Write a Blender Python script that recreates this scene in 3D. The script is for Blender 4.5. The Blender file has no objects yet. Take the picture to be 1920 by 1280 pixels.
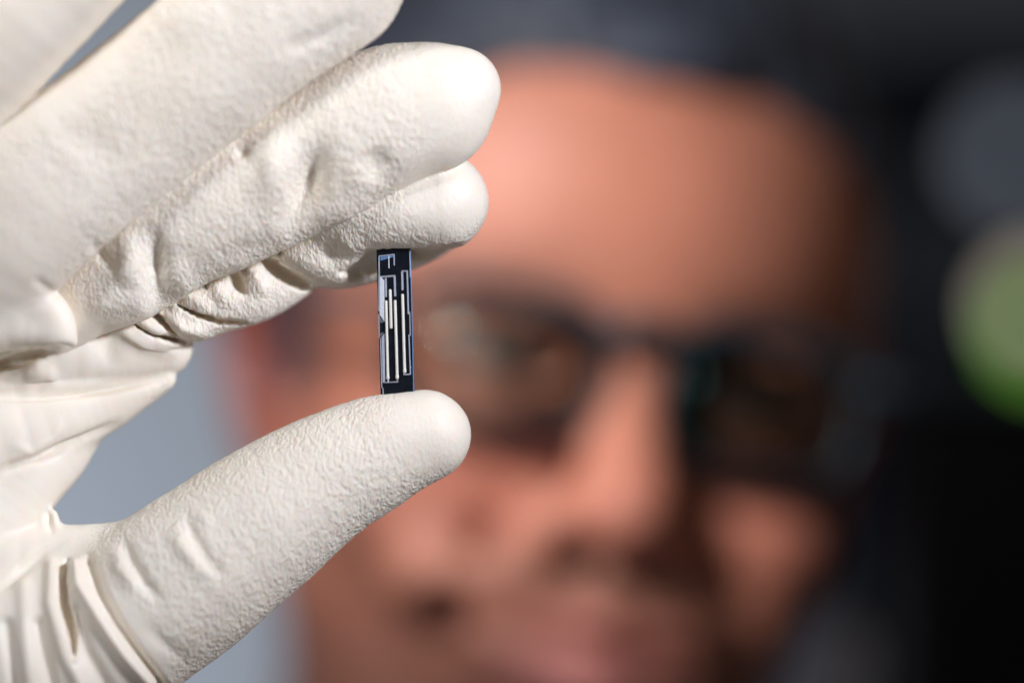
import bpy, math, random
import numpy as np
import openvdb
from mathutils import Vector

random.seed(4)
R = math.radians
SC = bpy.context.scene
COL = SC.collection

# ------------------------------------------------------------------ camera
S = 1.1e-4            # metres per photo pixel in the plane of the chip
CD = 0.60 / S         # camera distance in the same pixels
cam_d = bpy.data.cameras.new('camera')
cam = bpy.data.objects.new('camera', cam_d)
COL.objects.link(cam)
cam.location = (0, -0.60, 0)
cam.rotation_euler = (R(90), 0, 0)
cam_d.sensor_width = 36.0
cam_d.lens = 36.0 * 0.60 / (1920 * S)
cam_d.clip_start = 0.01
cam_d.clip_end = 50
cam_d.dof.use_dof = True
cam_d.dof.focus_distance = 0.598
cam_d.dof.aperture_fstop = 2.2
cam_d.dof.aperture_blades = 0
SC.camera = cam

# ------------------------------------------------------------------ world and lamps
w = bpy.data.worlds.new('World')
SC.world = w
w.use_nodes = True
w.node_tree.nodes['Background'].inputs[0].default_value = (1.0, 0.76, 0.56, 1)
w.node_tree.nodes['Background'].inputs[1].default_value = 0.085

def area(name, loc, target, size, power, color, sy=None):
    l = bpy.data.lights.new(name, 'AREA')
    l.energy = power
    l.color = color
    l.shape = 'RECTANGLE'
    l.size = size
    l.size_y = sy or size
    o = bpy.data.objects.new(name, l)
    COL.objects.link(o)
    o.location = loc
    o.rotation_euler = (Vector(target) - Vector(loc)).to_track_quat('-Z', 'Y').to_euler()
    return o

area('key_softbox', (-0.52, -0.55, 0.46), (0.0, 0.03, 0.0), 0.11, 2.5, (0.84, 0.91, 1.0))
t = area('tip_softbox', (0.41, -0.36, 0.22), (-0.075, 0.0, 0.0), 0.085, 0.175, (0.85, 0.885, 1.0))
t.data.spread = R(34)
f = area('face_fill', (-0.34, -0.25, 0.42), (0.035, 0.24, -0.005), 0.12, 0.24, (1.0, 0.95, 0.93))  # unseen light added to brighten the face, its narrow beam kept off the hand
f.data.spread = R(26)
area('low_fill', (-0.15, -0.6, -0.55), (0.0, 0.0, 0.0), 0.5, 0.5, (0.62, 0.78, 1.0))
area('wall_fill', (-1.3, 1.2, -0.5), (-0.5, 2.4, -0.1), 0.6, 25, (0.90, 0.96, 1.0))  # unseen light added to brighten the back wall

SC.view_settings.view_transform = 'Standard'
SC.view_settings.look = 'None'
SC.view_settings.exposure = 0.0
SC.view_settings.gamma = 1.0
SC.view_settings.use_curve_mapping = False
SC.render.engine = 'CYCLES'
SC.cycles.use_denoising = True
SC.cycles.max_bounces = 8
SC.cycles.diffuse_bounces = 5

# ------------------------------------------------------------------ materials
def mat(name, color, rough=0.5, metal=0.0, spec=0.5, sss=0.0, rad=(1, .4, .25), sss_scale=0.003, emit=None, estr=0.0, coat=0.0):
    m = bpy.data.materials.new(name)
    m.use_nodes = True
    b = m.node_tree.nodes['Principled BSDF']
    b.inputs['Base Color'].default_value = (*color, 1)
    b.inputs['Roughness'].default_value = rough
    b.inputs['Metallic'].default_value = metal
    b.inputs['Specular IOR Level'].default_value = spec
    if sss:
        b.inputs['Subsurface Weight'].default_value = sss
        b.inputs['Subsurface Radius'].default_value = rad
        b.inputs['Subsurface Scale'].default_value = sss_scale
    if emit:
        b.inputs['Emission Color'].default_value = (*emit, 1)
        b.inputs['Emission Strength'].default_value = estr
    b.inputs['Coat Weight'].default_value = coat
    return m

def nd(m, t, **kw):
    n = m.node_tree.nodes.new(t)
    for k, v in kw.items():
        if k in n.inputs.keys():
            n.inputs[k].default_value = v
        else:
            setattr(n, k, v)
    return n

def lk(m, a, b):
    m.node_tree.links.new(a, b)

def mottle(m, scale, c1, c2, detail=4, rscale=None, r1=.4, r2=.6):
    """a little wear and unevenness in the colour and gloss of a plain material"""
    b = m.node_tree.nodes['Principled BSDF']
    tc = nd(m, 'ShaderNodeTexCoord')
    n = nd(m, 'ShaderNodeTexNoise', Scale=scale, Detail=detail)
    lk(m, tc.outputs['Object'], n.inputs['Vector'])
    r = nd(m, 'ShaderNodeValToRGB')
    r.color_ramp.elements[0].position = .35
    r.color_ramp.elements[1].position = .65
    r.color_ramp.elements[0].color = (*c1, 1)
    r.color_ramp.elements[1].color = (*c2, 1)
    lk(m, n.outputs['Fac'], r.inputs['Fac'])
    lk(m, r.outputs['Color'], b.inputs['Base Color'])
    mr = nd(m, 'ShaderNodeMapRange')
    mr.inputs['To Min'].default_value = r1
    mr.inputs['To Max'].default_value = r2
    lk(m, n.outputs['Fac'], mr.inputs['Value'])
    lk(m, mr.outputs['Result'], b.inputs['Roughness'])

# latex of the glove: fine pebbled grain where the vertex value 'grain' is high
LATEX = mat('latex', (0.86, 0.775, 0.665), 0.5, spec=0.35, sss=0.35, rad=(1, .42, .2), sss_scale=0.0011)
def build_latex(m):
    b = m.node_tree.nodes['Principled BSDF']
    tc = nd(m, 'ShaderNodeTexCoord')
    at = nd(m, 'ShaderNodeAttribute', attribute_name='grain')
    # stretch across the fingers
    mp = nd(m, 'ShaderNodeMapping')
    mp.inputs['Rotation'].default_value = (0, R(-32), 0)
    mp.inputs['Scale'].default_value = (1.55, 1.0, 0.85)
    lk(m, tc.outputs['Object'], mp.inputs['Vector'])
    warp = nd(m, 'ShaderNodeTexNoise', Scale=260, Detail=3)
    lk(m, mp.outputs['Vector'], warp.inputs['Vector'])
    add = nd(m, 'ShaderNodeMixRGB', blend_type='LINEAR_LIGHT')
    add.inputs['Fac'].default_value = 0.0016
    lk(m, mp.outputs['Vector'], add.inputs['Color1'])
    lk(m, warp.outputs['Color'], add.inputs['Color2'])
    v = nd(m, 'ShaderNodeTexVoronoi', feature='SMOOTH_F1', Scale=980)
    v.inputs['Smoothness'].default_value = 0.6
    lk(m, add.outputs['Color'], v.inputs['Vector'])
    n2 = nd(m, 'ShaderNodeTexNoise', Scale=1300, Detail=3)
    lk(m, add.outputs['Color'], n2.inputs['Vector'])
    mx = nd(m, 'ShaderNodeMath', operation='MULTIPLY_ADD')
    lk(m, v.outputs['Distance'], mx.inputs[0])
    mx.inputs[1].default_value = -0.9
    lk(m, n2.outputs['Fac'], mx.inputs[2])
    st = nd(m, 'ShaderNodeMath', operation='MULTIPLY')
    lk(m, at.outputs['Fac'], st.inputs[0])
    st.inputs[1].default_value = 1.0
    bp = nd(m, 'ShaderNodeBump', Distance=0.00032)
    lk(m, st.outputs[0], bp.inputs['Strength'])
    lk(m, mx.outputs[0], bp.inputs['Height'])
    lk(m, bp.outputs['Normal'], b.inputs['Normal'])
    # broad unevenness of the latex film: thinner film shows the skin a little
    n3 = nd(m, 'ShaderNodeTexNoise', Scale=42, Detail=4)
    lk(m, tc.outputs['Object'], n3.inputs['Vector'])
    r = nd(m, 'ShaderNodeValToRGB')
    r.color_ramp.elements[0].position = .3
    r.color_ramp.elements[1].position = .75
    r.color_ramp.elements[0].color = (0.85, 0.76, 0.64, 1)
    r.color_ramp.elements[1].color = (0.905, 0.83, 0.725, 1)
    lk(m, n3.outputs['Fac'], r.inputs['Fac'])
    lk(m, r.outputs['Color'], b.inputs['Base Color'])
build_latex(LATEX)

SKIN = mat('skin', (0.55, 0.27, 0.18), 0.52, spec=0.32, sss=0.18, rad=(1, .35, .2), sss_scale=0.004)
def build_skin(m):
    b = m.node_tree.nodes['Principled BSDF']
    at = nd(m, 'ShaderNodeAttribute', attribute_name='tone')
    tc = nd(m, 'ShaderNodeTexCoord')
    n = nd(m, 'ShaderNodeTexNoise', Scale=32, Detail=5)
    lk(m, tc.outputs['Object'], n.inputs['Vector'])
    mr = nd(m, 'ShaderNodeMapRange')
    mr.inputs['To Min'].default_value = .72
    mr.inputs['To Max'].default_value = 1.2
    lk(m, n.outputs['Fac'], mr.inputs['Value'])
    mx = nd(m, 'ShaderNodeMixRGB', blend_type='MULTIPLY')
    mx.inputs['Fac'].default_value = 1
    lk(m, at.outputs['Color'], mx.inputs['Color1'])
    lk(m, mr.outputs['Result'], mx.inputs['Color2'])
    lk(m, mx.outputs['Color'], b.inputs['Base Color'])
    n2 = nd(m, 'ShaderNodeTexNoise', Scale=900, Detail=3)
    lk(m, tc.outputs['Object'], n2.inputs['Vector'])
    bp = nd(m, 'ShaderNodeBump', Strength=.35, Distance=.0004)
    lk(m, n2.outputs['Fac'], bp.inputs['Height'])
    lk(m, bp.outputs['Normal'], b.inputs['Normal'])
build_skin(SKIN)

HAIR = mat('hair', (0.02, 0.022, 0.03), 0.5, spec=0.6)
mottle(HAIR, 45, (0.012, 0.017, 0.030), (0.034, 0.045, 0.072), r1=.6, r2=.75)
CLOTH = mat('coat_cloth', (0.25, 0.3, 0.4), 0.9)
mottle(CLOTH, 220, (0.62, 0.68, 0.80), (0.68, 0.74, 0.84), r1=.85, r2=.95)
FRAME = mat('glasses_frame', (0.010, 0.024, 0.034), 0.4)
LENS = mat('lens_glass', (0.9, 0.94, 0.96), 0.0)
_t = nd(LENS, 'ShaderNodeBsdfTransparent'); _t.inputs['Color'].default_value = (0.93, 0.97, 0.97, 1)
_g = nd(LENS, 'ShaderNodeBsdfGlossy', Roughness=0.05); _g.inputs['Color'].default_value = (0.22, 0.40, 0.36, 1)
_f = nd(LENS, 'ShaderNodeFresnel', IOR=1.4)
_m = nd(LENS, 'ShaderNodeMixShader')
lk(LENS, _f.outputs[0], _m.inputs[0]); lk(LENS, _t.outputs[0], _m.inputs[1]); lk(LENS, _g.outputs[0], _m.inputs[2])
lk(LENS, _m.outputs[0], LENS.node_tree.nodes['Material Output'].inputs['Surface'])

SILICON = mat('dark_silicon', (0.008, 0.013, 0.022), 0.16, spec=0.45)
mottle(SILICON, 900, (0.004, 0.006, 0.010), (0.007, 0.010, 0.016), r1=.12, r2=.3)
def metal_mat(name, c, rough, metal=.35):
    m = mat(name, c, rough, metal=metal)
    mottle(m, 2600, tuple(x * .86 for x in c), c, r1=rough * .8, r2=rough * 1.2)
    return m
TRACE_PALE = metal_mat('pale_lilac_metal', (0.50, 0.53, 0.63), .42)
TRACE_WHITE = metal_mat('bright_metal', (0.74, 0.77, 0.84), .5)
TRACE_GREY = metal_mat('grey_metal', (0.36, 0.37, 0.41), .5)
TRACE_DARK = metal_mat('dull_metal', (0.13, 0.14, 0.16), .5)
TRACE_BLUE = metal_mat('blue_metal', (0.16, 0.33, 0.62), .4)
ROD = metal_mat('white_rod', (0.80, 0.76, 0.69), .45, .0)

WALL = mat('painted_wall', (0.3, 0.36, 0.46), 0.9)
mottle(WALL, 3, (0.36, 0.395, 0.46), (0.39, 0.425, 0.49), r1=.8, r2=.95)
BLACK = mat('black_enamel', (0.004, 0.0045, 0.006), 0.6, spec=.04)
mottle(BLACK, 8, (0.0012, 0.0012, 0.0016), (0.002, 0.002, 0.003), r1=.5, r2=.7)
NAVY = mat('navy_enamel', (0.014, 0.019, 0.032), 0.6, spec=.2)
mottle(NAVY, 6, (0.006, 0.009, 0.018), (0.012, 0.017, 0.030), r1=.5, r2=.7)
PANEL = mat('grey_panel', (0.1, 0.115, 0.15), .6)
mottle(PANEL, 5, (0.05, 0.062, 0.09), (0.07, 0.085, 0.12), r1=.5, r2=.7)

# ------------------------------------------------------------------ helpers
def tag(o, label=None, cat=None, kind=None, group=None):
    if label: o['label'] = label
    if cat: o['category'] = cat
    if kind: o['kind'] = kind
    if group: o['group'] = group
    return o

def mesh_obj(name, verts, faces, m, parent=None, smooth=False):
    me = bpy.data.meshes.new(name)
    me.from_pydata([tuple(v) for v in verts], [], [tuple(f) for f in faces])
    me.update()
    o = bpy.data.objects.new(name, me)
    COL.objects.link(o)
    me.materials.append(m)
    if smooth:
        me.shade_smooth()
    if parent:
        o.parent = parent
    return o

def fast_mesh(name, v, q, m, parent=None):
    me = bpy.data.meshes.new(name)
    me.vertices.add(len(v))
    me.vertices.foreach_set('co', np.ascontiguousarray(v, np.float32).ravel())
    me.loops.add(len(q) * 4)
    me.polygons.add(len(q))
    me.loops.foreach_set('vertex_index', np.ascontiguousarray(q, np.int32).ravel())
    me.polygons.foreach_set('loop_start', np.arange(0, len(q) * 4, 4, dtype=np.int32))
    me.update(calc_edges=True)
    me.validate()
    me.shade_smooth()
    me.materials.append(m)
    o = bpy.data.objects.new(name, me)
    COL.objects.link(o)
    if parent:
        o.parent = parent
    return o

def empty(name, loc=(0, 0, 0), parent=None):
    o = bpy.data.objects.new(name, None)
    COL.objects.link(o)
    o.location = loc
    o.empty_display_size = .02
    if parent: o.parent = parent
    return o

class Field:
    """signed distance field on a grid; values near the surface only"""
    def __init__(s, lo, hi, h, big=60.0):
        s.lo = np.array(lo, float); s.h = h; s.big = big
        s.n = np.ceil((np.array(hi, float) - s.lo) / h).astype(int) + 1
        s.F = np.full(tuple(s.n), big, np.float32)
    def win(s, pts, rad, m):
        pts = np.array(pts, float)
        a = pts.min(0) - rad - m; b = pts.max(0) + rad + m
        i0 = np.clip(np.floor((a - s.lo) / s.h).astype(int), 0, s.n)
        i1 = np.clip(np.ceil((b - s.lo) / s.h).astype(int) + 1, 0, s.n)
        return i0, i1
    def axes(s, i0, i1):
        return [(s.lo[k] + s.h * np.arange(i0[k], i1[k])).astype(np.float32).reshape([-1 if j == k else 1 for j in range(3)]) for k in range(3)]
    def seg(s, i0, i1, a, b, ra, rb, zs=1.0):
        X, Y, Z = s.axes(i0, i1)
        a = np.array(a, float); b = np.array(b, float)
        ab = (b - a) * np.array([1, 1, zs])
        L = max(float(ab @ ab), 1e-9)
        px = X - a[0]; py = Y - a[1]; pz = (Z - a[2]) * zs
        t = np.clip((px * ab[0] + py * ab[1] + pz * ab[2]) / L, 0, 1)
        dx = px - t * ab[0]; dy = py - t * ab[1]; dz = pz - t * ab[2]
        return (np.sqrt(dx * dx + dy * dy + dz * dz) - (ra + t * (rb - ra))).astype(np.float32)
    def ell(s, i0, i1, c, r):
        X, Y, Z = s.axes(i0, i1)
        k = np.sqrt(((X - c[0]) / r[0]) ** 2 + ((Y - c[1]) / r[1]) ** 2 + ((Z - c[2]) / r[2]) ** 2)
        return ((k - 1) * min(r)).astype(np.float32)
    @staticmethod
    def smin(a, b, k):
        if k <= 0: return np.minimum(a, b)
        h = np.maximum(k - np.abs(a - b), 0) / k
        return np.minimum(a, b) - h * h * k * .25
    def put(s, i0, i1, d, k):
        sl = tuple(slice(i0[j], i1[j]) for j in range(3))
        s.F[sl] = s.smin(s.F[sl], d, k)
    def cut(s, i0, i1, d, k):
        sl = tuple(slice(i0[j], i1[j]) for j in range(3))
        s.F[sl] = -s.smin(-s.F[sl], d, k)
    def mesh(s):
        g = openvdb.FloatGrid(s.big)
        g.copyFromArray(np.ascontiguousarray(s.F))
        p, q = g.convertToQuads(0.0)
        return p * s.h + s.lo, q[:, ::-1]

def smooth_noise(p, scale, seed):
    """cheap trilinear value noise for vertices, -1..1"""
    rs = np.random.RandomState(seed)
    T = rs.uniform(-1, 1, (64, 64, 64)).astype(np.float32)
    q = p / scale + 1000.0
    i = np.floor(q).astype(int); f = q - i
    f = f * f * (3 - 2 * f)
    i0 = i & 63; i1 = (i + 1) & 63
    r = 0
    for a in (0, 1):
        for b in (0, 1):
            for c in (0, 1):
                wgt = (f[:, 0] if a else 1 - f[:, 0]) * (f[:, 1] if b else 1 - f[:, 1]) * (f[:, 2] if c else 1 - f[:, 2])
                r = r + wgt * T[(i1 if a else i0)[:, 0], (i1 if b else i0)[:, 1], (i1 if c else i0)[:, 2]]
    return r

def normals_of(v, q):
    a = v[q[:, 2]] - v[q[:, 0]]; b = v[q[:, 3]] - v[q[:, 1]]
    n = np.cross(a, b)
    N = np.zeros_like(v)
    for k in range(4):
        for c in range(3):
            N[:, c] += np.bincount(q[:, k], n[:, c], len(v))
    return N / np.maximum(np.linalg.norm(N, axis=1), 1e-12)[:, None]

def attr_float(o, name, val):
    a = o.data.attributes.new(name, 'FLOAT', 'POINT')
    a.data.foreach_set('value', np.ascontiguousarray(val, np.float32))
def attr_color(o, name, rgb):
    a = o.data.attributes.new(name, 'FLOAT_COLOR', 'POINT')
    c = np.ones((len(rgb), 4), np.float32); c[:, :3] = rgb
    a.data.foreach_set('color', c.ravel())

# ------------------------------------------------------------------ room
def box(name, x0, x1, y0, y1, z0, z1, m, parent=None, bev=0.0):
    v = [(x, y, z) for x in (x0, x1) for y in (y0, y1) for z in (z0, z1)]
    f = [(0, 1, 3, 2), (4, 6, 7, 5), (0, 4, 5, 1), (2, 3, 7, 6), (0, 2, 6, 4), (1, 5, 7, 3)]
    o = mesh_obj(name, v, f, m, parent)
    if bev:
        b = o.modifiers.new('bevel', 'BEVEL'); b.width = bev; b.segments = 3
    return o

tag(box('wall', -3.0, 3.0, 2.45, 2.55, -1.5, 1.6, WALL), kind='structure')

def at(px, py, D):
    """world x, z of the photo point px, py at distance D from the camera"""
    k = S * D / .6
    return (px - 960) * k, -(py - 640) * k

def far_box(name, px0, px1, py0, py1, D, depth, m, parent=None, bev=0):
    x0, z1 = at(px0, py0, D); x1, z0 = at(px1, py1, D)
    return box(name, x0, x1, D - .6, D - .6 + depth, z0, z1, m, parent, bev)

def disc(name, px, py, D, r, depth, m, parent):
    x, z = at(px, py, D)
    y = D - .6
    n = 40
    v = []; f = []
    prof = [(0, -depth), (r * .75, -depth), (r * .93, -depth * .8), (r, -depth * .35), (r, 0.0)]
    for pr, py_ in prof:
        for i in range(n):
            a = 2 * math.pi * i / n
            v.append((x + pr * math.cos(a), y + py_, z + pr * math.sin(a)))
    for k in range(len(prof) - 1):
        for i in range(n):
            j = (i + 1) % n
            f.append((k * n + i, k * n + j, (k + 1) * n + j, (k + 1) * n + i))
    return mesh_obj(name, v, f, m, parent, True)

RAIL = mat('grey_rail', (0.3, 0.33, 0.4), .6)
mottle(RAIL, 5, (0.12, 0.135, 0.17), (0.16, 0.18, 0.22), r1=.5, r2=.7)
EQ = empty('equipment_cabinet', (0.55, 1.3, -1.0))
tag(EQ, 'tall black out-of-focus equipment cabinet with grey and green round lights behind the man', 'cabinet')
def under(o, p):
    o.parent = p
    o.matrix_parent_inverse = p.matrix_world.inverted()
bpy.context.view_layer.update()
GLOWG = mat('pale_indicator', (0.2, 0.2, 0.2), .5, emit=(0.62, 0.72, 0.92), estr=0.3)
GLOWB = mat('cream_indicator', (0.2, 0.2, 0.2), .5, emit=(0.9, 0.78, 0.62), estr=1.3)
GLOWV = mat('green_indicator', (0.05, 0.2, 0.02), .5, emit=(0.24, 0.62, 0.05), estr=1.5)
eq_parts = [
    far_box('housing', 1500, 2600, 60, 2300, 1.95, .5, NAVY, None, .006),
    far_box('top_rail', 1340, 2600, -260, 50, 1.93, .5, RAIL, None, .006),
    far_box('door', 1745, 2060, 800, 2200, 1.90, .045, BLACK, None, .004),
    far_box('recess_panel', 1640, 1880, 80, 190, 1.935, .012, BLACK, None, .003),
    far_box('recess_panel', 1700, 1790, 330, 640, 1.935, .012, PANEL, None, .003),
    far_box('recess_panel', 1830, 1990, 420, 455, 1.935, .012, PANEL, None, .003),
    disc('round_light', 1905, 292, 1.93, .022, .012, GLOWG, None),
    disc('round_light', 1950, 574, 1.93, .018, .012, GLOWB, None),
    disc('round_light', 1955, 624, 1.925, .015, .012, GLOWV, None),
]
for o in eq_parts:
    under(o, EQ)

STAND = empty('equipment_column', (0.16, .25, -0.6))
tag(STAND, 'black square equipment column standing close beside the man at the edge of the picture', 'column')
bpy.context.view_layer.update()
for nm, a, b_, c, d in (('post', 1722, 2140, 800, 4300), ('cap', 1712, 2150, 770, 799)):
    under(far_box(nm, a, b_, c, d, .80, .07, BLACK, None, .004), STAND)

# ------------------------------------------------------------------ person root
PERSON = empty('person', (0.03, 0.25, -0.75))
tag(PERSON, 'man with dark hair and glasses holding a tiny chip up in his white gloved hand', 'person')
bpy.context.view_layer.update()

# ================================================================== GLOVE
# hand space: photo pixels from the picture's middle, x right, y down, z away
H = 2.9
G = Field((-1400, -900, -330), (15, 900, 330), H)
def hp(p):
    x, y, r, z = p
    k = 1 + z / CD
    return np.array([(x - 960) * k, (y - 640) * k, z]), r * k
def chain(pts, zs=1.0, k=12, into=None, fk=4):
    # a smooth curve through the given stations, with the radius eased between them
    Q = np.array([pts[0]] + list(pts) + [pts[-1]], float); fine = []
    for i in range(1, len(Q) - 2):
        p0, p1, p2, p3 = Q[i - 1:i + 3]
        for t in (0, .25, .5, .75):
            fine.append(.5 * (2 * p1 + (p2 - p0) * t + (2 * p0 - 5 * p1 + 4 * p2 - p3) * t * t + (3 * p1 - p0 - 3 * p2 + p3) * t ** 3))
    fine.append(Q[-2])
    kb = 3.0
    P = [hp((q[0], q[1], q[2] + min(k, 26) * .12, q[3])) for q in fine]
    allp = [p for p, r in P]; mr = max(r for p, r in P)
    i0, i1 = G.win(allp, mr, 45)
    D = np.full(tuple(i1 - i0), 60, np.float32)
    for (a, ra), (b, rb) in zip(P[:-1], P[1:]):
        j0, j1 = G.win([a, b], max(ra, rb), 45)
        j0 = np.maximum(j0, i0); j1 = np.minimum(j1, i1)
        if np.any(j1 <= j0): continue
        d = G.seg(j0, j1, a, b, ra, rb, zs)
        sl = tuple(slice(j0[t] - i0[t], j1[t] - i0[t]) for t in range(3))
        D[sl] = G.smin(D[sl], d, kb)
    G.put(i0, i1, D, fk)

def groove(pts, r, depth, k=8, zmin=-1e9):
    """carve a crevice along a line, following the surface that faces the camera"""
    P = np.array(pts, float); Q = []
    for a, b in zip(P[:-1], P[1:]):
        n = max(1, int(np.linalg.norm(b - a) / 14))
        Q += [a + (b - a) * t / n for t in range(n)]
    Q.append(P[-1]); C = []
    z0 = None
    for i, q in enumerate(Q):
        z = 0.0
        for _ in range(2):
            kk = 1 + z / CD
            ix = int(round(((q[0] - 960) * kk - G.lo[0]) / H)); iy = int(round(((q[1] - 640) * kk - G.lo[1]) / H))
            if not (0 <= ix < G.n[0] and 0 <= iy < G.n[1]): break
            col = G.F[ix, iy, :] < 0
            zz = G.lo[2] + H * np.arange(G.n[2])
            col &= zz > zmin
            if not col.any(): break
            z = float(zz[np.argmax(col)])
        t = i / max(1, len(Q) - 1)
        rr = r * (.35 + .65 * math.sin(math.pi * min(max(t, .02), .98)) ** .7)
        C.append((q[0], q[1], rr, z))
    for _ in range(3):
        C = [C[0]] + [(b[0], b[1], b[2], (a[3] + 2 * b[3] + c[3]) / 4) for a, b, c in zip(C[:-2], C[1:-1], C[2:])] + [C[-1]] if len(C) > 2 else C
    for a, b in zip(C[:-1], C[1:]):
        if abs(a[3] - b[3]) > 70: continue
        (pa, ra), (pb, rb) = hp(a), hp(b)
        i0, i1 = G.win([pa, pb], max(depth, r), k + 5)
        G.cut(i0, i1, G.seg(i0, i1, pa, pb, ra, rb, r / depth), k)

# palm and wrist (mostly outside the frame)
chain([(-600, 1120, 230, 140), (-330, 960, 250, 150), (-60, 780, 200, 150)], 1.5, 40, fk=20)
chain([(-60, 780, 200, 150), (-80, 560, 190, 110), (-60, 420, 150, 60)], 1.5, 40, fk=40)
# soft folds of the palm
chain([(-120, 640, 110, 60), (120, 655, 84, 75), (230, 648, 72, 85), (305, 650, 52, 95)], 1.2, 30, fk=16)
chain([(-120, 850, 120, 40), (60, 800, 88, 55), (160, 760, 66, 70), (240, 734, 42, 80), (305, 710, 20, 85)], 1.1, 24, fk=10)
chain([(150, 790, 48, 90), (85, 845, 76, 70), (20, 920, 82, 50), (-60, 1020, 110, 40), (-140, 1120, 130, 40)], 1.1, 24, fk=8)
# web and ball of the thumb
chain([(-60, 1060, 110, 30), (90, 1062, 76, 30), (250, 1052, 72, 20)], 1.1, 24, fk=10)
chain([(90, 1000, 22, 20), (96, 968, 12, 20)], 1, 8, fk=18)
chain([(-500, 1150, 180, 120), (-200, 1200, 190, 60), (60, 1230, 180, 10), (200, 1180, 150, 0)], 1.25, 40, fk=24)
# thumb
chain([(120, 1240, 165, 10), (240, 1160, 152, -5), (350, 1083, 150, -10), (480, 986, 136, -5), (600, 902, 118, 5), (712, 845, 101, 10), (796, 816, 82, 10)], 1.15, 26, fk=22)
# index finger: low joints behind, then the pad that holds the chip
chain([(210, 618, 40, 60), (300, 606, 48, 60), (390, 570, 60, 65), (480, 545, 56, 75), (560, 512, 42, 90)], 1.1, 16, fk=6)
chain([(560, 430, 78, 85), (610, 457, 80, 88), (690, 446, 80, 108), (775, 424, 73, 112), (830, 400, 62, 100)], 1.0, 16, fk=3)
chain([(560, 400, 70, 70), (640, 398, 78, 42), (730, 388, 80, 24), (822, 378, 91, 28)], 1.0, 30, fk=14)
groove([(492, 488), (530, 513), (566, 532), (598, 545)], 13, 46, 8)
groove([(378, 498), (382, 522), (386, 540)], 9, 30, 8)
groove([(430, 500), (442, 522), (456, 548)], 10, 26, 12)
groove([(452, 482), (460, 500), (464, 512)], 9, 26, 8)
groove([(334, 572), (372, 590), (410, 602), (462, 606)], 6.5, 34, 5)
groove([(256, 566), (290, 590), (315, 612), (338, 634)], 6.5, 34, 5)
groove([(238, 590), (262, 612), (290, 629), (340, 641), (420, 634)], 5.5, 34, 5)
groove([(512, 460), (528, 474), (520, 492)], 6, 16, 6)
groove([(640, 512), (672, 500), (700, 478), (740, 473), (800, 474), (862, 462)], 7, 26, 10)
groove([(706, 474), (692, 500), (662, 520)], 13, 26, 14)
# middle finger
chain([(60, 610, 70, 16), (150, 556, 80, -2), (235, 506, 97, -16), (335, 424, 115, -26), (450, 368, 124, -36), (600, 286, 129, -43), (715, 226, 131, -48), (802, 202, 120, -48)], 1.4, 26, fk=1)
chain([(802, 190, 98, -48), (862, 165, 74, -50)], 1.2, 10, fk=16)
# ring finger
chain([(-80, 500, 150, -70), (20, 412, 152, -112), (110, 335, 146, -124), (250, 225, 144, -122), (390, 115, 145, -128), (500, 28, 147, -128), (612, -48, 148, -122)], 1.75, 26, fk=2)
# little finger
chain([(-220, 300, 140, -80), (-60, 128, 122, -135), (44, 21, 120, -155), (160, -98, 116, -160), (240, -180, 104, -160)], 1.6, 26, fk=2)
# rolled flap of loose latex over the base of the fingers
chain([(-120, 560, 70, -60), (0, 555, 52, -85), (60, 560, 36, -92), (100, 585, 26, -90), (118, 620, 20, -86), (126, 645, 15, -80)], 1.0, 12, fk=10)
chain([(-120, 610, 60, -50), (40, 612, 42, -70), (95, 625, 30, -76)], 1.0, 12, fk=34)

# crevices between the gathered folds
groove([(-20, 690), (40, 672), (90, 660), (132, 652)], 9, 30, 14)
groove([(126, 1052), (116, 1085), (120, 1140), (131, 1190), (136, 1240)], 8, 24, 10)

gv, gq = G.mesh()
del G
gn = normals_of(gv, gq)
if gn[np.argmin(gv[:, 2])][2] > 0:
    gq = gq[:, ::-1]; gn = -gn

def screen(v):
    k = 1 + v[:, 2] / CD
    return v[:, 0] / k + 960, v[:, 1] / k + 640

disp = np.zeros(len(gv))
SX, SY = screen(gv)
FACE = np.clip(-gn[:, 2] * 2.2 + .25, 0, 1)
def stroke(pts, width, amp, zmax=None, zmin=None, ends=True, sharp=2.0):
    """a crease (amp < 0) or a ridge (amp > 0) along a line on the side towards the camera"""
    global disp
    P = np.array(pts, float)
    m = (SX > P[:, 0].min() - 3 * width) & (SX < P[:, 0].max() + 3 * width) & (SY > P[:, 1].min() - 3 * width) & (SY < P[:, 1].max() + 3 * width) & (FACE > 0)
    if zmax is not None: m &= gv[:, 2] < zmax
    if zmin is not None: m &= gv[:, 2] > zmin
    idx = np.nonzero(m)[0]
    if not len(idx): return
    x = SX[idx]; y = SY[idx]
    best = np.full(len(idx), 1e9); bt = np.zeros(len(idx))
    seg = np.linalg.norm(P[1:] - P[:-1], axis=1); tot = seg.sum(); acc = 0
    for a, b, l in zip(P[:-1], P[1:], seg):
        d = b - a
        t = np.clip(((x - a[0]) * d[0] + (y - a[1]) * d[1]) / (l * l), 0, 1)
        q = np.hypot(x - a[0] - t * d[0], y - a[1] - t * d[1])
        u = q < best
        best[u] = q[u]; bt[u] = (acc + t[u] * l) / tot
        acc += l
    wt = np.exp(-(best / width) ** sharp)
    if ends:
        wt = wt * np.clip(np.sin(np.pi * np.clip(bt, .001, .999)), 0, 1) ** .9
    disp[idx] += amp * wt * FACE[idx]

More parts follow.
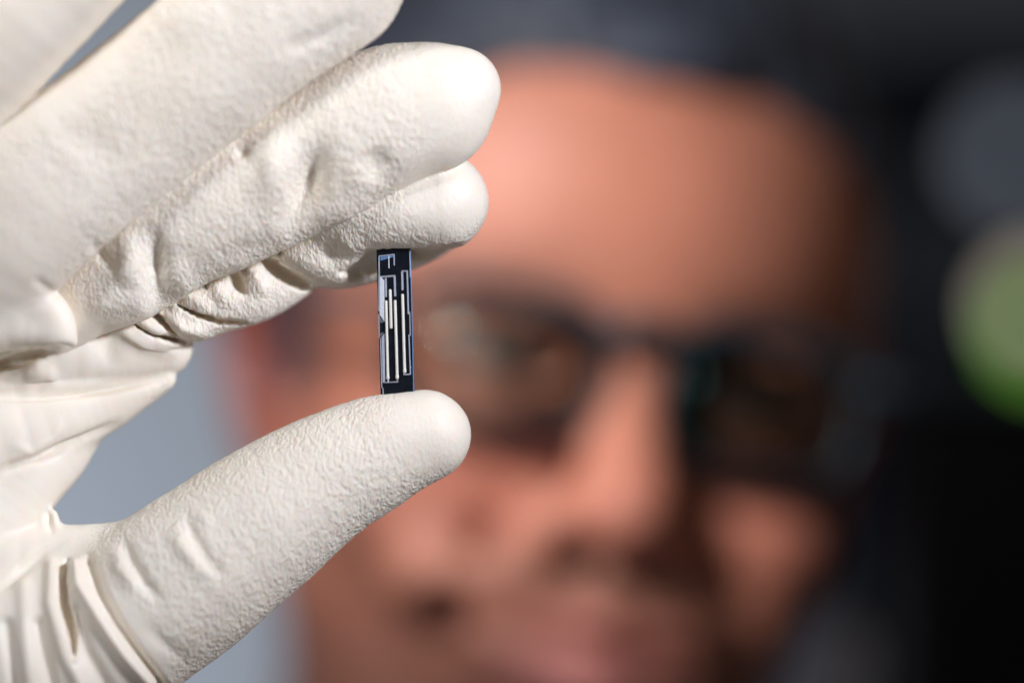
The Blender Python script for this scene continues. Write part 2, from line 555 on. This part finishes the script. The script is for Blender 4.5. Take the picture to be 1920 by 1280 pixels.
# --- middle finger: joint dimples
stroke([(640, 330), (700, 320), (720, 300)], 30, 6, zmax=-30)
stroke([(455, 275), (448, 300)], 13, -6, zmax=-30)
stroke([(690, 280), (705, 310), (700, 345)], 26, -8, zmax=-30)
stroke([(235, 430), (250, 480), (240, 540)], 24, 10, zmax=20)
stroke([(330, 450), (350, 500), (380, 520)], 30, -6, zmax=20)
stroke([(160, 580), (250, 560), (280, 590)], 22, 7, zmax=20)
stroke([(400, 480), (470, 470), (540, 450)], 18, -5)
stroke([(-20, 744), (60, 742), (150, 735), (240, 720), (325, 703)], 9, -19)
stroke([(-20, 890), (70, 858), (150, 825), (228, 788)], 8, -14)
stroke([(-10, 1115), (40, 1072), (85, 1032), (130, 1012)], 9, -9)
def dent(x, y, a, b, ang, amp, zmax=20):
    """soft oval hollow (amp < 0) or swelling (amp > 0)"""
    c, s_ = math.cos(R(ang)), math.sin(R(ang))
    u = (SX - x) * c + (SY - y) * s_; v_ = -(SX - x) * s_ + (SY - y) * c
    global disp
    disp += amp * np.exp(-(u / a) ** 2 - (v_ / b) ** 2) * FACE * (gv[:, 2] < zmax)
dent(579, 345, 30, 62, 12, -42)
dent(556, 405, 26, 40, 30, -12)
dent(512, 315, 30, 55, 8, 16)
dent(706, 315, 26, 30, 10, -9)
dent(650, 400, 40, 20, -30, 7)
dent(455, 285, 16, 26, 10, -5)
dent(292, 500, 21, 50, -8, -31)
dent(300, 560, 24, 26, 0, -10)
dent(243, 500, 26, 45, -10, 9)
dent(345, 525, 26, 34, -10, 7)
dent(190, 478, 10, 26, -38, -7)
# --- index finger pad, where the chip pushes in
stroke([(630, 440), (660, 470), (690, 480)], 18, 7)
stroke([(520, 470), (560, 492), (610, 500)], 20, 6)
stroke([(600, 470), (640, 500)], 12, -5)
# --- index finger, gathered latex of the lower joints
Z0 = -8
stroke([(470, 480), (478, 520), (500, 555)], 14, 16, zmin=Z0)
stroke([(400, 515), (410, 550), (440, 575)], 14, 10, zmin=Z0)
stroke([(345, 540), (360, 560), (400, 580)], 14, 10, zmin=Z0)
stroke([(310, 585), (340, 612), (400, 627)], 11, 14, zmin=Z0)
stroke([(235, 580), (270, 605), (310, 630)], 9, 10, zmin=Z0)
stroke([(212, 590), (225, 620), (270, 645), (340, 660)], 14, 12, zmin=Z0)
# --- palm folds
stroke([(-10, 720), (50, 690), (70, 690)], 10, -8)
stroke([(40, 700), (90, 700), (110, 730)], 16, 9)
stroke([(20, 830), (60, 850), (100, 820), (118, 790)], 9, 4)
stroke([(210, 690), (200, 650), (212, 610)], 22, -7)
stroke([(60, 520), (85, 540), (108, 552)], 9, -5, zmax=0)
# --- web and folds at the base of the thumb
stroke([(146, 1060), (150, 1100), (190, 1160), (235, 1225), (290, 1285)], 10, 20, ends=False)
stroke([(98, 1060), (95, 1130), (120, 1220), (160, 1300)], 14, 12, ends=False)
stroke([(140, 1150), (160, 1220), (200, 1290)], 13, -12, ends=False)
stroke([(70, 1170), (80, 1230), (100, 1300)], 12, -12, ends=False)
stroke([(45, 1100), (50, 1200), (60, 1290)], 16, 9, ends=False)
stroke([(10, 1170), (20, 1230), (30, 1300)], 12, -10, ends=False)
# --- thumb creases
stroke([(168, 1050), (186, 1110), (217, 1170), (262, 1232), (305, 1290)], 9, -24, ends=False)
stroke([(228, 1000), (244, 1050), (272, 1096), (306, 1130)], 11, -13)
stroke([(342, 956), (362, 1005), (387, 1050), (426, 1088)], 11, -9)
stroke([(90, 950), (93, 980), (98, 1002)], 7, -16)
stroke([(214, 1020), (228, 1065), (262, 1110)], 16, 9)
stroke([(320, 985), (345, 1030), (390, 1080)], 16, 8)
stroke([(378, 955), (395, 990)], 10, 4)
stroke([(270, 1170), (300, 1200), (360, 1250)], 12, -5)
# --- long tension lines on the ring finger
stroke([(520, 100), (600, 70), (680, 30)], 16, -6, zmax=-60)
stroke([(300, 60), (420, 10)], 40, 8, zmax=-60)
stroke([(90, 250), (160, 260), (220, 320)], 30, -6, zmax=-60)

# region weight: pebbled on the fingers, smooth on the palm, cuff and little finger
grain = np.ones(len(gv))
def soften(x, y, r, amt, soft=60):
    global grain
    d = np.hypot(SX - x, SY - y)
    t = np.clip((r + soft - d) / soft, 0, 1)
    grain *= 1 - amt * t * t * (3 - 2 * t)
soften(20, 640, 90, .95); soften(150, 720, 120, .95, 40); soften(300, 655, 45, .9, 30); soften(60, 850, 130, .95)
soften(60, 1150, 110, .95, 70); soften(-150, 800, 350, .95); soften(180, 1220, 90, .9, 50); soften(240, 1240, 50, .8)
soften(30, 20, 200, .8); soften(60, 1020, 70, .9); soften(-200, 1200, 260, .95); soften(20, 430, 90, .6)
soften(880, 170, 70, .75, 90); soften(840, 360, 60, .8, 60); soften(820, 790, 55, .75, 90); soften(270, 620, 40, .6, 30)
# relax the creases so they read as soft latex
E = np.concatenate([gq[:, [0, 1]], gq[:, [1, 2]], gq[:, [2, 3]], gq[:, [3, 0]]])
cnt = np.maximum(np.bincount(E[:, 0], minlength=len(gv)), 1)
for _ in range(4):
    disp = .5 * disp + .5 * np.bincount(E[:, 0], disp[E[:, 1]], len(gv)) / cnt
# small-scale relief as geometry
nz = smooth_noise(gv, 13.0, 1) * .45 + smooth_noise(gv, 30.0, 2) * .4 + smooth_noise(gv * np.array([1.25, .9, 1]), 7.0, 5) * .8
disp += nz * (0.12 + 0.88 * grain) * 1.0
disp += smooth_noise(gv, 75.0, 3) * 2.6
gv = gv + gn * disp[:, None]
world = np.stack([gv[:, 0] * S, gv[:, 2] * S, -gv[:, 1] * S], 1)
glove = fast_mesh('glove', world - np.array(PERSON.location), gq, LATEX, PERSON)
tag(glove, 'creamy white wrinkled latex glove, thumb and index finger pinching the chip')
attr_float(glove, 'grain', grain)

# ================================================================== CHIP
CHIP = empty('microchip', (*(np.array([(742 - 960) * S, 0.0])), -(735 - 640) * S))
tag(CHIP, 'slim black chip with silvery metal traces and white rods pinched between gloved thumb and finger', 'microchip')
bpy.context.view_layer.update()
def cc(u, v, z):
    """crop coordinates of the close-up of the chip -> world"""
    px = 650 + u / 3.6571; py = 430 + v / 3.6571
    k = 1 + z / CD
    return Vector(((px - 960) * S * k, z * S, -(py - 640) * S * k))
def prism(name, poly, z0, z1, m, bev=0):
    n = len(poly)
    v = [cc(u, w_, z0) for u, w_ in poly] + [cc(u, w_, z1) for u, w_ in poly]
    f = [tuple(range(n)), tuple(range(2 * n - 1, n - 1, -1))] + [(i, i + n, (i + 1) % n + n, (i + 1) % n) for i in range(n)]
    o = mesh_obj(name, v, f, m)
    import bmesh
    bm = bmesh.new(); bm.from_mesh(o.data)
    bmesh.ops.recalc_face_normals(bm, faces=bm.faces)
    bm.to_mesh(o.data); bm.free()
    if bev:
        b = o.modifiers.new('bevel', 'BEVEL'); b.width = bev * S; b.segments = 2
    under(o, CHIP)
    return o
def strip(pts, wd, m, h=1.3, name='trace'):
    """a bent flat metal strip standing slightly proud of the chip"""
    pts = [Vector(p) for p in pts]
    left = []; right = []
    for i, p in enumerate(pts):
        if i == 0: d = (pts[1] - p).normalized(); n = Vector((-d.y, d.x)); s = 1
        elif i == len(pts) - 1: d = (p - pts[-2]).normalized(); n = Vector((-d.y, d.x)); s = 1
        else:
            d1 = (p - pts[i - 1]).normalized(); d2 = (pts[i + 1] - p).normalized()
            n = (Vector((-d1.y, d1.x)) + Vector((-d2.y, d2.x))).normalized()
            s = 1 / max(.4, n.dot(Vector((-d1.y, d1.x))))
        left.append(p + n * wd / 2 * s); right.append(p - n * wd / 2 * s)
    n = len(pts)
    v = []
    for z in (-h, 0.3):
        v += [cc(a.x, a.y, z) for a in left] + [cc(a.x, a.y, z) for a in right]
    f = []
    for i in range(n - 1):
        f += [(i, i + 1, n + i + 1, n + i), (2 * n + i, 3 * n + i, 3 * n + i + 1, 2 * n + i + 1),
              (i, 2 * n + i, 2 * n + i + 1, i + 1), (n + i, n + i + 1, 3 * n + i + 1, 3 * n + i)]
    f += [(0, n, 3 * n, 2 * n), (n - 1, 3 * n - 1, 4 * n - 1, 2 * n - 1)]
    o = mesh_obj(name, v, f, m)
    import bmesh
    bm = bmesh.new(); bm.from_mesh(o.data)
    bmesh.ops.recalc_face_normals(bm, faces=bm.faces)
    bm.to_mesh(o.data); bm.free()
    b = o.modifiers.new('bevel', 'BEVEL'); b.width = .35 * S; b.segments = 2
    under(o, CHIP)
    return o
def rod(a, b, r, bulb=True):
    """white round bar with rounded ends; a small solder bead below"""
    A = cc(*a, -2.2); B = cc(*b, -2.2)
    d = (B - A); L = d.length; d.normalize()
    r *= S
    t = Vector((1, 0, 0)); t = (t - d * t.dot(d)).normalized(); u = d.cross(t)
    prof = [(0, .0), (0.0, .6), (.35, .9), (1.0, 1.0)]
    rings = [(r * o, r * q) for o, q in prof]
    rings += [(L - 7 * r if bulb else L - r, r)]
    if bulb: rings += [(L - 3.4 * r, r * 1.0), (L - 2.3 * r, r * 1.22), (L - 1.0 * r, r * 1.22), (L - .3 * r, r * .8), (L, 0)]
    else: rings += [(L - .35 * r, r * .9), (L, r * .6), (L, 0)]
    n = 16; v = []; f = []
    for o_, q in rings:
        for i in range(n):
            an = 2 * math.pi * i / n
            v.append(A + d * o_ + t * (q * math.cos(an)) + u * (q * math.sin(an)))
    for k in range(len(rings) - 1):
        for i in range(n):
            j = (i + 1) % n
            f.append((k * n + i, k * n + j, (k + 1) * n + j, (k + 1) * n + i))
    o = mesh_obj('rod', v, f, ROD, None, True)
    under(o, CHIP)
    return o
prism('substrate', [(203, 100), (438, 100), (467, 1160), (233, 1160)], 0.3, 6, SILICON, .5)
strip([(436, 136), (447, 560), (460, 1125)], 6.5, TRACE_BLUE, .9)
strip([(432, 150), (436, 330)], 5, TRACE_PALE, 1.5)
strip([(222, 560), (222, 184), (324, 172), (326, 247)], 8, TRACE_PALE)
strip([(288, 181), (290, 266)], 7, TRACE_WHITE, 1.6)
prism('trace', [(232, 190), (318, 180), (318, 189), (232, 214)], -.6, .2, TRACE_BLUE)  # glassy reflection on the chip face, put in as a thin blue piece
prism('trace', [(228, 318), (258, 350), (260, 634), (226, 584)], -2.0, .2, TRACE_WHITE, .3)
prism('trace', [(223, 590), (257, 637), (229, 641)], -1.0, .2, TRACE_DARK)
strip([(234, 326), (334, 318)], 13, TRACE_GREY, 1.5)
strip([(268, 333), (270, 464)], 12, TRACE_PALE)
strip([(328, 322), (333, 459)], 13, TRACE_PALE, 1.7)
strip([(375, 287), (420, 286)], 11, TRACE_GREY, 1.5)
strip([(380, 292), (383, 417)], 14, TRACE_PALE)
strip([(415, 292), (423, 581)], 10, TRACE_PALE)
strip([(220, 582), (224, 746)], 8, TRACE_GREY)
prism('trace', [(228, 712), (257, 704), (236, 744)], -1.0, .2, TRACE_DARK)
prism('trace', [(258, 712), (264, 1036), (256, 1050), (247, 1050), (239, 742)], -1.6, .2, TRACE_PALE, .3)
strip([(232, 748), (241, 1085)], 6, TRACE_PALE)
strip([(248, 1085), (252, 1150)], 6, TRACE_PALE)
strip([(256, 1049), (350, 1045), (347, 1024)], 8, TRACE_GREY)
strip([(284, 1018), (285, 1046)], 9, TRACE_WHITE, 1.6)
strip([(432, 564), (436, 730)], 8, TRACE_GREY)
strip([(427, 720), (437, 992), (393, 994), (393, 978)], 7.5, TRACE_PALE, 1.6)
strip([(438, 940), (441, 946)], 5, TRACE_WHITE, 2.2)
rod((270, 488), (283, 1030), 2.45)
rod((298, 411), (305, 680), 2.6, False)
rod((332, 484), (347, 1028), 2.6)
rod((383, 442), (398, 986), 2.6)

# ================================================================== MAN
# head space in mm: x right in the picture, y up, z towards the camera, origin between the eyes
HS = 1.15
hx, hz = at(1180, 705, .83)
HO = np.array([hx, .23, hz])
yaw, roll, pitch = R(12), R(-10), R(-5)
def rot(yaw, roll, pitch):
    cy, sy = math.cos(yaw), math.sin(yaw); cr, sr = math.cos(roll), math.sin(roll); cp, sp = math.cos(pitch), math.sin(pitch)
    Ry = np.array([[cy, 0, sy], [0, 1, 0], [-sy, 0, cy]])
    Rz = np.array([[cr, -sr, 0], [sr, cr, 0], [0, 0, 1]])
    Rx = np.array([[1, 0, 0], [0, cp, -sp], [0, sp, cp]])
    return Rz @ Ry @ Rx
RM = rot(yaw, roll, pitch)
TOW = np.array([[1, 0, 0], [0, 0, -1], [0, 1, 0]], float)     # head axes -> world axes
def to_world(v):
    return (TOW @ (RM @ (np.asarray(v).T * HS / 1000.0))).T + HO
def from_world(p):
    return (RM.T @ (TOW.T @ (np.asarray(p) - HO))) * 1000.0 / HS

B = Field((-430, -560, -290), (300, 130, 330), 2.5, 30.0)
def bseg(a, b, ra, rb, k, cut=False):
    i0, i1 = B.win([a, b], max(ra, rb), 22)
    d = B.seg(i0, i1, a, b, ra, rb)
    (B.cut if cut else B.put)(i0, i1, d, k)
def bell(c, r, k, cut=False):
    i0, i1 = B.win([c], max(r), 22)
    d = B.ell(i0, i1, c, r)
    (B.cut if cut else B.put)(i0, i1, d, k)
bell((0, 38, -92), (77, 84, 98), 0)
bell((0, 34, -52), (72, 62, 52), 20)
bell((0, -40, -58), (64, 78, 50), 22)
bell((0, -98, -28), (30, 20, 22), 24)
for s in (-1, 1):
    bseg((s * 60, -30, -75), (s * 40, -88, -50), 16, 14, 20)
    bell((s * 43, -35, -25), (24, 18, 21), 18)
    bseg((s * 12, 15, -6), (s * 44, 17, -17), 8, 6, 10)
    bell((s * 30, 2, -1), (19, 12, 14), 9, True)
    bell((s * 32, 0, -15), (13, 12.5, 12.5), 3)
    bseg((s * 22, 6.5, -4), (s * 42, 6, -8), 3.6, 3.4, 4)
    bseg((s * 20, 7, -7), (s * 45, 5, -11), 3, 3, 4)
    bseg((s * 20, -8, -7), (s * 45, -7, -12), 2.6, 2.6, 5)
    bell((s * 15.5, -38, 4), (9, 8.5, 10), 6)
    bseg((s * 40, -58, -8), (s * 26, -52, -4), 10, 9, 14)
bseg((0, 10, -8), (0, -20, 7), 7, 8, 12)
bseg((0, -20, 8), (0, -33, 16), 9, 12.5, 8)
bell((0, -64, -10), (33, 22, 20), 16)
for s in (-1, 1):
    bell((s * 8, -45, 10), (6, 6, 8), 3, True)
    bseg((s * 20, -36, 3), (s * 40, -62, -10), 4, 4.5, 8, True)
    bell((s * 35, -65, -6), (7, 6, 8), 8, True)
bseg((-28, -65, 1), (0, -62, 10), 3, 4.0, 5)
bseg((28, -65, 1), (0, -62, 10), 3, 4.0, 5)
bseg((-25, -70, 1), (0, -76, 9), 3, 5.5, 5)
bseg((25, -70, 1), (0, -76, 9), 3, 5.5, 5)
bseg((-32, -65, 4), (0, -68, 13), 2, 2.6, 3, True)
bseg((32, -65, 4), (0, -68, 13), 2, 2.6, 3, True)
for s in (-1, 1):   # ears
    bseg((s * 76, -22, -84), (s * 85, 14, -92), 9, 13, 6)
    bseg((s * 74, -32, -80), (s * 78, -20, -82), 7, 8, 5)
    bell((s * 88, 0, -80), (7, 15, 9), 4, True)
bseg((0, -70, -90), (0, -190, -110), 58, 64, 24)
# torso, shoulders and the raised arm
bell((0, -360, -130), (150, 200, 90), 30)
bseg((-150, -250, -120), (0, -205, -115), 44, 50, 40)
bseg((150, -235, -120), (0, -195, -115), 48, 52, 40)
bseg((150, -240, -120), (195, -520, -110), 46, 38, 24)
shoulder = np.array((-150, -240, -120.0))
wrist = from_world(((-1620) * S, 0.014, -(1130 - 640) * S))
elbow = from_world((-0.315, 0.13, -0.30))
bseg(shoulder, elbow, 46, 37, 24)
bseg(elbow, wrist, 38, 26, 20)
pal = from_world(((-100 - 960) * S, 0.016, -(820 - 640) * S))
bseg(wrist, wrist + (pal - wrist) * .45, 26, 20, 12)
bv, bq = B.mesh()
bn = normals_of(bv, bq)
if bn[np.argmax(bv[:, 2] * (np.abs(bv[:, 0]) < 30))][2] < 0:
    bq = bq[:, ::-1]; bn = -bn
x, y, z = bv.T
tone = np.tile(np.array([0.44, 0.175, 0.115]), (len(bv), 1))
def blend(msk, c):
    global tone
    msk = np.clip(msk, 0, 1)[:, None]
    tone = tone * (1 - msk) + np.array(c) * msk
def blob(c, r, pw=2):
    return np.exp(-(np.abs((x - c[0]) / r[0]) ** pw + np.abs((y - c[1]) / r[1]) ** pw + np.abs((z - c[2]) / r[2]) ** pw))
for s in (-1, 1):
    blend(.5 * blob((s * 42, -32, -15), (22, 16, 30)), (0.52, 0.17, 0.12))      # cheeks
    blend(.85 * blob((s * 85, 0, -85), (20, 35, 30)), (0.52, 0.13, 0.10))        # ears
    for t in np.linspace(0, 1, 7):                                            # eyebrows
        blend(.75 * blob((s * (12 + 38 * t), 18 + 5 * math.sin(t * 2.6), -4 - 12 * t), (5.5, 4.5, 12)), (0.05, 0.03, 0.025))
    eye = blob((s * 32, -1, -3), (9.5, 4, 7), 6)
    blend(eye, (0.34, 0.26, 0.23))
    blend(blob((s * 32 + 1, 0, -3), (6.5, 6.5, 8), 8), (0.04, 0.025, 0.02))
    for t in np.linspace(0, 1, 5):
        blend(.8 * blob((s * (22 + 20 * t), 6.5, -5 - 3 * t), (4, 2.4, 7)), (0.04, 0.025, 0.02))
blend(.45 * blob((0, -36, 18), (16, 16, 20)), (0.54, 0.19, 0.14))
beard = np.clip((-y - 50) / 25, 0, 1) * np.clip((z + 110) / 40, 0, 1) * np.clip((y + 135) / 15, 0, 1)
blend(.75 * beard, (0.17, 0.07, 0.05))
blend(.6 * blob((0, -53, 8), (30, 6, 14), 4), (0.10, 0.055, 0.04))         # moustache shadow of stubble
blend(.6 * blob((0, -75, 8), (23, 5.5, 12), 4), (0.66, 0.24, 0.24))
blend(.5 * blob((0, -62, 8), (23, 3.5, 12), 4), (0.55, 0.18, 0.17))
body = fast_mesh('body', to_world(bv) - np.array(PERSON.location), bq, SKIN, PERSON)
attr_color(body, 'tone', tone)

# hair: a shell over the skull, cut back from the face
B = Field((-110, -80, -215), (110, 150, 30), 2.5, 30.0)
bell((0, 42, -94), (87, 94, 104), 0)
bell((0, -16, 20), (74, 88, 105), 8, True)
bseg((-36, 26, 4), (36, 26, 4), 47, 47, 8, True)
bseg((-110, -70, -60), (110, -70, -60), 48, 48, 10, True)
bseg((-110, -75, -130), (110, -75, -130), 40, 40, 10, True)
for s in (-1, 1):
    bseg((s * 72, 30, -62), (s * 74, -12, -66), 9, 6, 8)
    bell((s * 95, -4, -88), (22, 26, 15), 6, True)
hv, hq = B.mesh()
hn = normals_of(hv, hq)
if hn[np.argmax(hv[:, 1])][1] < 0:
    hq = hq[:, ::-1]; hn = -hn
sv = hv * np.array([1, .35, .35])
hv = hv + hn * (smooth_noise(sv, 3.0, 9) * 1.8 + smooth_noise(hv, 12.0, 10) * 2 + smooth_noise(hv, 26.0, 14) * 4)[:, None]
fast_mesh('hair', to_world(hv) - np.array(PERSON.location), hq, HAIR, PERSON)

# coat: shell over torso and arms, open at the neck and the cuffs
B = Field((-430, -560, -290), (300, -40, 330), 3.5, 30.0)
bell((0, -368, -132), (160, 190, 100), 0)
bseg((-150, -255, -122), (-30, -245, -118), 52, 52, 40)
bseg((150, -240, -122), (30, -215, -118), 58, 60, 40)
bseg((150, -245, -120), (195, -525, -110), 57, 50, 24)
bseg(shoulder, elbow, 58, 50, 24)
bseg(elbow, elbow + (wrist - elbow) * .72, 50, 40, 24)
bseg((0, -80, -70), (0, -180, -90), 66, 66, 6, True)
bseg((0, -80, 0), (0, -240, -20), 40, 20, 6, True)
for s_ in (1,):
    bseg((s_ * 92, -62, -80), (s_ * 78, -165, -52), 10, 22, 14)
    bseg((s_ * 78, -165, -52), (s_ * 36, -250, -40), 22, 22, 14)
cv, cq = B.mesh()
cn = normals_of(cv, cq)
if cn[np.argmin(cv[:, 0])][0] > 0:
    cq = cq[:, ::-1]; cn = -cn
cv = cv + cn * (smooth_noise(cv, 40.0, 12) * 4)[:, None]
fast_mesh('coat', to_world(cv) - np.array(PERSON.location), cq, CLOTH, PERSON)
del B

# glasses
GL = empty('glasses', (0, 0, 0), PERSON)
bpy.context.view_layer.update()
def tube(name, pts, rad, m, parent, closed=False, flat=1.0):
    P = [np.array(p, float) for p in pts]
    n = len(P); k = 10; v = []; f = []
    for i in range(n):
        a = P[(i - 1) % n] if (closed or i > 0) else P[i]
        b = P[(i + 1) % n] if (closed or i < n - 1) else P[i]
        d = b - a; d /= np.linalg.norm(d)
        up = np.array([0, 0, 1.0]) if abs(d[2]) < .9 else np.array([0, 1.0, 0])
        s1 = np.cross(d, up); s1 /= np.linalg.norm(s1); s2 = np.cross(s1, d)
        r = rad[i] if isinstance(rad, (list, tuple)) else rad
        for j in range(k):
            t = 2 * math.pi * j / k
            v.append(P[i] + s1 * r * math.cos(t) + s2 * r * flat * math.sin(t))
    rng = n if closed else n - 1
    for i in range(rng):
        for j in range(k):
            a = i * k + j; b = i * k + (j + 1) % k; c = ((i + 1) % n) * k + (j + 1) % k; e = ((i + 1) % n) * k + j
            f.append((a, e, c, b))
    if not closed:
        f += [tuple(range(k)), tuple(range(n * k - 1, (n - 1) * k - 1, -1))]
    o = mesh_obj(name, to_world(np.array(v)), f, m, None, True)
    under(o, parent)
    return o
def rim_pts(s, n=36):
    out = []
    for i in range(n):
        a = 2 * math.pi * i / n
        c, si = math.cos(a), math.sin(a)
        px = 26 * np.sign(c) * abs(c) ** .62
        py = 17 * np.sign(si) * abs(si) ** .62
        out.append((s * 34 + px, -2 + py, 9 - abs(s * 34 + px) * .16))
    return out
for s in (-1, 1):
    rp = rim_pts(s)
    rr = [2.9 if p[1] > 8 else 1.1 for p in rp]
    tube('rim', rp, rr, FRAME, GL, True)
    pv = [np.array(p) + np.array([0, 0, -.4]) for p in rp]
    c = sum(pv) / len(pv)
    vv = [c + np.array([0, 0, 1.5])] + pv + [c + np.array([0, 0, .7])] + [p + np.array([0, 0, -.8]) for p in pv]
    n = len(pv); ff = []
    for i in range(n):
        j = (i + 1) % n
        ff += [(0, 1 + i, 1 + j), (n + 1, n + 2 + j, n + 2 + i), (1 + i, n + 2 + i, n + 2 + j, 1 + j)]
    lo = mesh_obj('lens', to_world(np.array(vv)), ff, LENS, None, True)
    under(lo, GL)
    tube('temple_arm', [(s * 60, 8, 0), (s * 76, 8, -6), (s * 83, 6, -40), (s * 86, 4, -85), (s * 84, -8, -100)], [2.6, 2.6, 2.2, 1.8, 1.6], FRAME, GL)
tube('bridge', [(-9, 8, 9), (-5, 11, 11), (0, 12, 12), (5, 11, 11), (9, 8, 9)], 3.2, FRAME, GL)
